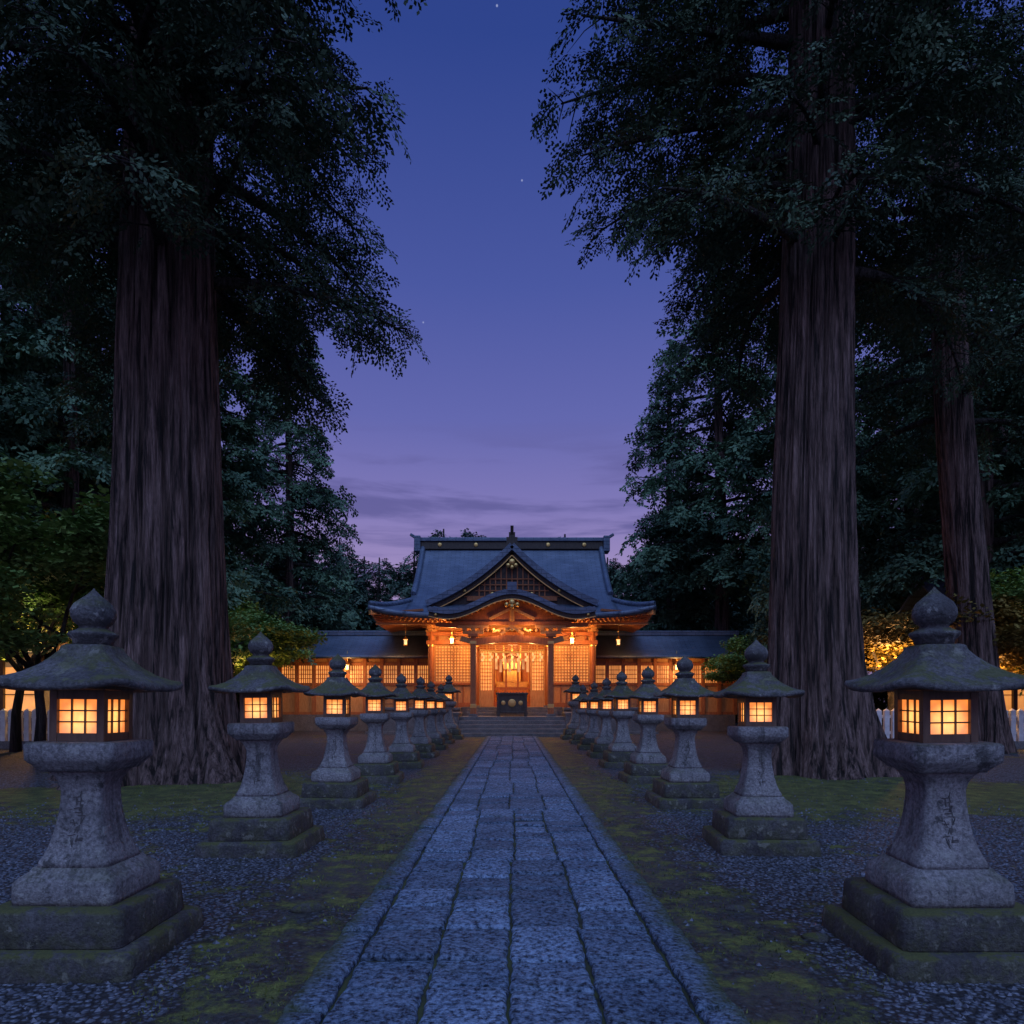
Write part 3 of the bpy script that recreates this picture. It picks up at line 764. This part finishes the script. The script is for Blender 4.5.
mb.box(-2.9,2.9,33.06,33.22,5.33,5.5,0)
for s_ in(-1,1):
    mb.beam((0,33.12,5.28),(s_*.55,33.12,4.88),.16,.14,1); mb.beam((s_*.3,33.1,5.2),(s_*.95,33.1,5.0),.1,.1,1)
for i in range(9):
    x=-1.2+.3*i; mb.tube([(x,33.0,5.08+.04*math.sin(i*2.3)),(x,32.95,5.08+.04*math.sin(i*2.3))],[.1,.06],7,2 if i%3==1 else 1)
P1=[(x,33.16,5.5) for x in kx if abs(x)<3.2]; P2=[(x,33.16,max(5.5,zk(x)-.12)) for x in kx if abs(x)<3.2]
mb.grid([P1,P2],0,False)
mb.tube([(0,33.1,5.5),(0,33.1,6.5)],[.12,.1],8,1)
for s_ in(-1,1): mb.beam((s_*.1,33.08,6.1),(s_*1.1,33.08,5.62),.1,.14,1)
for k in range(-13,14):
    x=k*.28; mb.beam((x,32.42,zk(x)-.32),(x,35.6,zk(x)-.05),.09,.11,1)
mb.obj('porch_frame',[M_wood,M_wood_l,M_gold,M_podium],sh,bevel=.012)

mb=MB()
mb.box(-7.2,-2.6,34.3,46,-.02,1.2); mb.box(2.6,7.2,34.3,46,-.02,1.2); mb.box(-2.599,2.599,34.9,46,-.02,1.2)
mb.box(-7.3,-2.59,34.2,46.1,1.2,1.32); mb.box(2.59,7.3,34.2,46.1,1.2,1.32)
mb.box(-7.35,7.35,34.15,34.299,-.02,.12)
mb.obj('podium',[M_podium],sh,bevel=.02)
mb=MB()
for i in range(5): mb.box(-2.5,2.5,31.0+.34*i,31.0+.34*(i+1)-.002,-.02,.18*(i+1)-.0)
mb.box(-2.5,2.5,32.7,34.3,-.02,.899)
mb.box(-2.3,2.3,34.301,34.6,.0,1.05); mb.box(-2.3,2.3,34.602,34.9,.0,1.2)
mb.box(-2.58,2.58,34.902,36,1.2,1.34)
for s_ in(-1,1):
    a,b_=(2.51,2.85) if s_>0 else(-2.85,-2.51)
    mb.box(a,b_,32.0,34.14,-.02,1.0); mb.box(a,b_,30.9,31.99,-.02,.4); mb.box(a-.03,b_+.03,31.97,34.13,1.0,1.1)
mb.obj('steps',[M_podium],sh,bevel=.015)

mb=MB(); YF=36.0
for x in(-4.26,-1.9,1.9,4.26):
    mb.tube([(x,YF,1.3),(x,YF,5.3)],[.17,.17],14,0)
    mb.box(x-.24,x+.24,YF-.24,YF+.24,1.3,1.42,3)
    mb.tube([(x,YF,4.5),(x,YF,4.62)],[.185,.185],14,2)
    for k in range(3):
        mb.box(x-.28-.16*k,x+.28+.16*k,YF-.12,YF+.12,5.3+.2*k,5.42+.2*k,1)
        mb.box(x-.12,x+.12,YF-.5-.3*k,YF+.1,5.3+.2*k,5.41+.2*k,1)
        mb.box(x-.16,x+.16,YF-.62-.3*k,YF-.36-.3*k,5.42+.2*k,5.5+.2*k,1)
for z0,z1,d in((5.08,5.28,.14),(4.62,4.84,.16),(1.34,1.56,.16),(2.5,2.62,.13)):
    for a,b_ in((-4.26,-1.9),(1.9,4.26)) if z0==2.5 else ((-4.5,4.5),) if z0>4 else ((-4.3,-1.9),(1.9,4.3)):
        mb.box(a,b_,YF-d,YF+d,z0,z1,0)
mb.box(-4.2,4.2,YF+.16,YF+.26,4.84,5.9,1)
for k in range(13): mb.box(-3.9+.65*k-.05,-3.9+.65*k+.05,YF+.06,YF+.155,4.84,5.08,0)
mb.box(-4.36,-4.24,36.2,44,1.3,5.9,0); mb.box(4.24,4.36,36.2,44,1.3,5.9,0); mb.box(-4.2,4.2,41,41.15,1.3,5.9,0)
mb.box(-4.2,4.2,36.3,41,1.28,1.345,1); mb.box(-4.2,4.2,36.3,41,5.3,5.4,1)
for s_ in(-1,1):
    a,b_=sorted((s_*2.06,s_*4.1)); mb.box(a,b_,YF+.0,YF+.06,1.56,2.5,1)
    for k in range(5): xx=a+(b_-a)*k/4; mb.box(xx-.03,xx+.03,YF-.05,YF-.002,1.56,2.5,0)
mb.obj('hall_timber_frame',[M_wood,M_wood_l,M_gold,M_podium],sh,bevel=.01)
mb=MB(); pn=MB()
def lattice(a,b_,z0,z1,y,nx,nz,w_=.022,mi=0):
    for k in range(nx+1): x=a+(b_-a)*k/nx; mb.box(x-w_,x+w_,y-.03,y+.03,z0,z1,mi)
    for k in range(nz+1): z=z0+(z1-z0)*k/nz; mb.box(a,b_,y-.026,y+.026,z-w_,z+w_,mi)
for s_ in(-1,1):
    a,b_=sorted((s_*2.1,s_*4.06))
    lattice(a,b_,2.66,4.56,YF-.0,12,12,.03)
    for q in(a,(a+b_)/2,b_): mb.box(q-.05,q+.05,YF-.06,YF+.05,2.62,4.6,0)
    pn.add([(a,YF+.1,2.62),(b_,YF+.1,2.62),(b_,YF+.1,4.6),(a,YF+.1,4.6)],[(0,1,2,3)],0)
    a,b_=sorted((s_*1.02,s_*1.7)); lattice(a,b_,2.2,4.3,YF+.02,5,11,.02); mb.box(a,b_,YF-.02,YF+.06,1.36,2.2,0)
    pn.add([(a,YF+.1,2.2),(b_,YF+.1,2.2),(b_,YF+.1,4.3),(a,YF+.1,4.3)],[(0,1,2,3)],0)
    for q in(a,b_): mb.box(q-.05,q+.05,YF-.04,YF+.08,1.34,4.36,0)
lattice(-1.7,1.7,4.36,4.6,YF+.0,20,2,.014)
mb.obj('door_and_window_lattice',[M_wood_l],sh)
pn.obj('lit_panels',[M_shoji_dim,M_shoji],sh)
mb=MB()
mb.box(-1.6,1.6,40.3,40.9,1.345,2.3,0); mb.box(-1.2,1.2,40.5,40.9,2.3,2.8,1); mb.box(-.5,.5,40.4,40.85,2.8,3.9,1)
mb.beam((-.75,40.5,3.95),(0,40.5,4.5),.7,.08,0); mb.beam((.75,40.5,3.95),(0,40.5,4.5),.7,.08,0)
for k in range(7): mb.box(-1.5+.5*k-.03,-1.5+.5*k+.03,40.95,41,1.4,5.2,1)
for s_ in(-1,1):
    mb.tube([(s_*.9,38.5,1.35),(s_*.9,38.5,2.6),(s_*.9,38.5,2.62)],[.04,.03,.12],8,1); mb.box(s_*.5-.3,s_*.5+.3,39,39.4,1.36,2.1,0)
for x in(-.95,-.32,.32,.95): mb.box(x-.05,x+.05,36.95,37.05,1.35,4.5,0)
mb.box(-1.7,1.7,36.94,37.06,2.25,2.4,0); mb.box(-1.7,1.7,36.94,37.06,1.345,1.6,0); mb.box(-1.7,1.7,36.96,37.04,3.3,3.38,0)
mb.obj('altar_and_screens',[M_wood,M_gold],sh)
mb=MB()
for k in range(9):
    x=-1.5+.375*k+random.uniform(-.04,.04)
    for j in range(3):
        o=.04*(1 if j%2 else -1); mb.box(x+o-.05,x+o+.05,35.70+.004*j,35.703+.004*j,3.72+.14*(2-j),3.88+.14*(2-j))
for k in range(14):
    x=-1.56+.24*k; mb.box(x-.07,x+.07,36.6,36.61,3.2+.15*(k%2),3.9)
m,nt,b=new_mat('white_paper'); b.inputs['Base Color'].default_value=(.8,.78,.72,1); b.inputs['Roughness'].default_value=.7
mb.obj('paper_streamers',[m],sh)
mb=MB()
mb.tube([(-1.7+3.4*k/12,35.7,4.32-.12*math.sin(math.pi*k/12)) for k in range(13)],[.02+.04*math.sin(math.pi*k/12) for k in range(13)],8)
m,nt,b=new_mat('straw_rope'); L(nt,ramp(nt,noise(nt,coords(nt,(20,20,20)),3),[(.3,(.35,.25,.1)),(.7,(.6,.48,.25))]),b.inputs['Base Color'])
mb.obj('straw_rope',[m],sh)
mb=MB()
k=-6.7
while k<=6.7:
    lf=lift(k,0)
    mb.beam((k,33.62,5.62+lf),(k,35.2,5.93+lf*.5),.09,.1,0)
    mb.beam((k,34.5,5.62+lf*.7),(k,36.3,6.05+lf*.2),.1,.12,1)
    k+=.235
for s_ in(-1,1):
    y=33.8
    while y<45.8:
        lf=.4*max(0,1-(y-33.5)/3)**2
        mb.beam((s_*6.95,y,5.62+lf),(s_*4.4,y,6.1+lf*.2),.09,.11,0); y+=.26
    mb.beam((s_*7.0,33.56,6.02),(s_*4.3,36.1,6.15),.2,.22,1)
mb.box(-6.9,6.9,34.55,34.68,5.52,5.62,1)
mb.grid([[(x,33.6,5.69+lift(x,0)) for x in xs],[(x,36.3,6.2) for x in xs]],1,False)
mb.obj('eave_rafters',[M_wood,M_wood_l],sh)
mb=MB()
for s_ in(-1,1):
    a,b_=sorted((s_*2.75,s_*6.6))
    for z,w_ in((2.1,.07),(1.8,.045),(1.5,.05)): mb.box(a,b_,34.4-w_/2,34.4+w_/2,z-w_/2,z+w_/2)
    n_=6
    for k in range(n_+1): x=a+(b_-a)*k/n_; mb.box(x-.05,x+.05,34.345,34.455,1.32,2.14); mb.box(x-.065,x+.065,34.33,34.47,2.14,2.2,1)
mb.obj('veranda_railing',[M_wood,M_gold],sh,bevel=.01)
for s_,xe in((-1,12.9),(1,12.4)):
    mb=MB(); x0,x1=sorted((s_*4.4,s_*xe)); ra,rb=sorted((s_*4.38,s_*(xe+.6)))
    P=[]
    for j in range(13):
        t=j/12; y=36.9+(39.2-36.9)*t; P.append([(ra,y,4.08+1.4*(.6*t+.4*t*t)),(rb,y,4.08+1.4*(.6*t+.4*t*t))])
    for j in range(1,13):
        t=1-j/12; y=39.2+(41.5-39.2)*j/12; P.append([(ra,y,4.08+1.4*(.6*t+.4*t*t)),(rb,y,4.08+1.4*(.6*t+.4*t*t))])
    mb.grid(P,0,True); mb.obj('corridor_roof',[M_roof],sh,solid=.14)
    mb=MB(); mb.box(ra+.01,rb-.01,39.05,39.35,5.4,5.68,0); mb.obj('corridor_ridge',[M_roof],sh,bevel=.03)
    mb=MB(); n_=9
    mb.box(x0,x1,37.9,40.6,-.02,.9,3); mb.box(x0,x1,37.98,38.06,.9,2.55,1)
    for z0,z1 in((.9,1.05),(2.5,2.66),(3.62,3.8)): mb.box(x0,x1,37.92,38.1,z0,z1,0)
    mb.box(x0,x1,38.0,38.06,3.8,4.25,1)
    for k in range(n_+1): x=x0+(x1-x0)*k/n_; mb.box(x-.1,x+.1,37.88,38.14,.9,4.2,0)
    k=ra+.1
    while k<rb: mb.beam((k,37.0,3.95),(k,38.4,4.55),.07,.08,0); k+=.26
    for k in range(n_):
        xa=x0+(x1-x0)*k/n_+.12; xb=x0+(x1-x0)*(k+1)/n_-.12
        for q in range(1,6): x=xa+(xb-xa)*q/6; mb.box(x-.02,x+.02,37.97,38.02,2.66,3.62,0)
        for z in(2.9,3.14,3.38): mb.box(xa,xb,37.975,38.015,z-.018,z+.018,0)
    mb.box(x0,x1,40.4,40.5,.9,4.3,1)
    mb.obj('corridor_frame',[M_wood,M_wood_l,M_plaster,M_podium],sh)
    mb=MB()
    for k in range(n_):
        if random.random()<.1: continue
        xa=x0+(x1-x0)*k/n_+.1; xb=x0+(x1-x0)*(k+1)/n_-.1
        mb.add([(xa,38.04,2.66),(xb,38.04,2.66),(xb,38.04,3.62),(xa,38.04,3.62)],[(0,1,2,3)])
    mb.obj('corridor_windows',[M_shoji_dim],sh)

def lamp(name,loc,e,r=.15,col=(1.,.48,.15),parent=None):
    l=bpy.data.lights.new(name,'POINT'); l.energy=e; l.color=col; l.shadow_soft_size=r
    o=bpy.data.objects.new(name,l); COL.objects.link(o); o.location=loc; o.parent=parent
lamp('hall_interior_lamp',(0,38.6,4.4),280,.3,(1.,.52,.2),sh)
for s_ in(-1,1):
    lamp('eave_lamp',(s_*3.1,35.0,4.85),200,.15,parent=sh)
    lamp('eave_lamp',(s_*5.6,35.9,4.8),95,.15,parent=sh)
    lamp('porch_lamp',(s_*.95,34.2,4.1),95,.15,parent=sh)
    lamp('porch_gable_lamp',(s_*.8,32.75,5.1),24,.1,parent=sh)
    lamp('corridor_lamp',(s_*9.0,36.9,3.3),75,.1,parent=sh)
mb=MB(); gl=MB()
for s_ in(-1,1):
    for (x,y,z) in((3.1,35.2,4.75),(5.6,35.9,4.75),(9.0,37.3,3.5)):
        x*=s_; mb.tube([(x,y,z+.28),(x,y,z+.9)],[.012,.012],6); mb.loft([(z+.12,.17),(z+.16,.14),(z+.26,.05),(z+.3,.02)],2,6,0,cx=x,cy=y,smooth=False)
        mb.loft([(z-.2,.08),(z-.16,.12),(z-.13,.10)],2,6,0,cx=x,cy=y,smooth=False); gl.loft([(z-.13,.08),(z+.12,.09)],2,6,0,cx=x,cy=y,smooth=False)
mb.obj('hanging_lantern_caps',[M_gold],sh); gl.obj('hanging_lantern_glass',[M_white_lamp],sh)

# offering box
mb=MB()
mb.box(-.70,.70,32.95,33.65-.1,1.1,1.95); mb.box(-.78,.78,32.88,33.62,1.95,2.05)
for s_ in(-1,1):
    for yy in(32.95,33.5): mb.box(s_*.66-.07,s_*.66+.07,yy-.06,yy+.06,.9,2.0)
    mb.box(s_*.74-.02,s_*.74+.02,32.93,33.57,1.0,1.15)
for k in range(10): mb.box(-.68+.15*k-.02,-.68+.15*k+.02,32.9,33.6,2.05,2.09)
mb.box(-.72,.72,32.925,32.949,1.05,1.15); mb.tube([(0,32.945,1.55),(0,32.92,1.55)],[.2,.18],16,1)
for s_ in(-1,1): mb.tube([(s_*.42,32.945,1.55),(s_*.42,32.925,1.55)],[.12,.1],12,1)
mb.obj('offering_box',[M_boxwood,M_gold],bevel=.012)

for s_ in(-1,1):
    mb=MB(); y=23.4; x=10.4
    mb.box(*(sorted((s_*10.3,s_*34))),y-.12,y+.12,-.02,.26,1)
    while x<34:
        if not(s_>0 and 14<x<16.0):
            mb.box(s_*x-.085,s_*x+.085,y-.06,y+.06,.26,1.30); mb.add([(s_*x-.085,y-.06,1.30),(s_*x+.085,y-.06,1.30),(s_*x+.085,y+.06,1.30),(s_*x-.085,y+.06,1.30),(s_*x,y,1.38)],[(0,1,4),(1,2,4),(2,3,4),(3,0,4)])
        x+=.27
    for z in(.55,1.1): a,b_=sorted((s_*10.3,s_*34)); mb.box(a,b_,y+.06,y+.12,z-.05,z+.05)
    mb.obj('white_picket_fence',[M_fence,M_podium])

def side_building(x0,x1,y0,y1,zw,zr,ylamp):
    e=empty('shrine_office'); mb=MB(); cy=(y0+y1)/2
    P=[[(x0-1,y0-1.2+(cy-y0+1.2)*t,zw+(zr-zw)*(.7*t+.3*t*t)) for t in[i/8 for i in range(9)]],[(x1+1,y0-1.2+(cy-y0+1.2)*t,zw+(zr-zw)*(.7*t+.3*t*t)) for t in[i/8 for i in range(9)]]]
    mb.grid(P,0,True,True)
    P=[[(x,y1+1.2-(y1+1.2-cy)*t,zw+(zr-zw)*(.7*t+.3*t*t)) for t in[i/8 for i in range(9)]] for x in(x0-1,x1+1)]
    mb.grid(P,0,True); mb.obj('roof',[M_roof],e,solid=.15)
    mb=MB(); mb.box(x0-.9,x1+.9,cy-.15,cy+.15,zr-.08,zr+.25); mb.obj('ridge',[M_roof],e)
    mb=MB(); mb.box(x0,x1,y0,y1,-.02,1.2,0); mb.box(x0,x1,y0+.1,y1-.1,3.0,zw+.3,1)
    for x in(x0,x1-.1): mb.box(x,x+.1,y0+.1,y1-.1,1.2,zw+.3,1)
    n_=int((x1-x0)/1.4)
    for k in range(n_+1): x=x0+(x1-x0)*k/n_; mb.box(x-.09,x+.09,y0-.03,y0+.1,0,zw+.2,0)
    for z in(1.9,2.5): mb.box(x0,x1,y0+.01,y0+.05,z-.02,z+.02,0)
    mb.obj('walls',[M_wood_d,M_plaster],e)
    mb=MB(); mb.add([(x0+.1,y0+.12,1.2),(x1-.1,y0+.12,1.2),(x1-.1,y0+.12,3.0),(x0+.1,y0+.12,3.0)],[(0,1,2,3)]); mb.obj('windows',[M_shoji_dim],e)
side_building(20.2,31,29.5,35,4.8,7.4,0)
side_building(-30,-19.0,27.5,33,3.6,5.8,0)
lamp('foliage_glow_light',(13.4,24.3,3.0),300,.2); lamp('foliage_glow_light',(16.9,24.2,2.8),260,.2)  # added point lights without fixtures, here and below, to warm the maple foliage
lamp('foliage_glow_light',(-17.0,24.6,3.2),330,.2); lamp('foliage_glow_light',(-12.2,30.5,2.8),120,.2)
lamp('foliage_glow_light',(-14.6,20.4,4.2),25,.2,(1.,.78,.42))
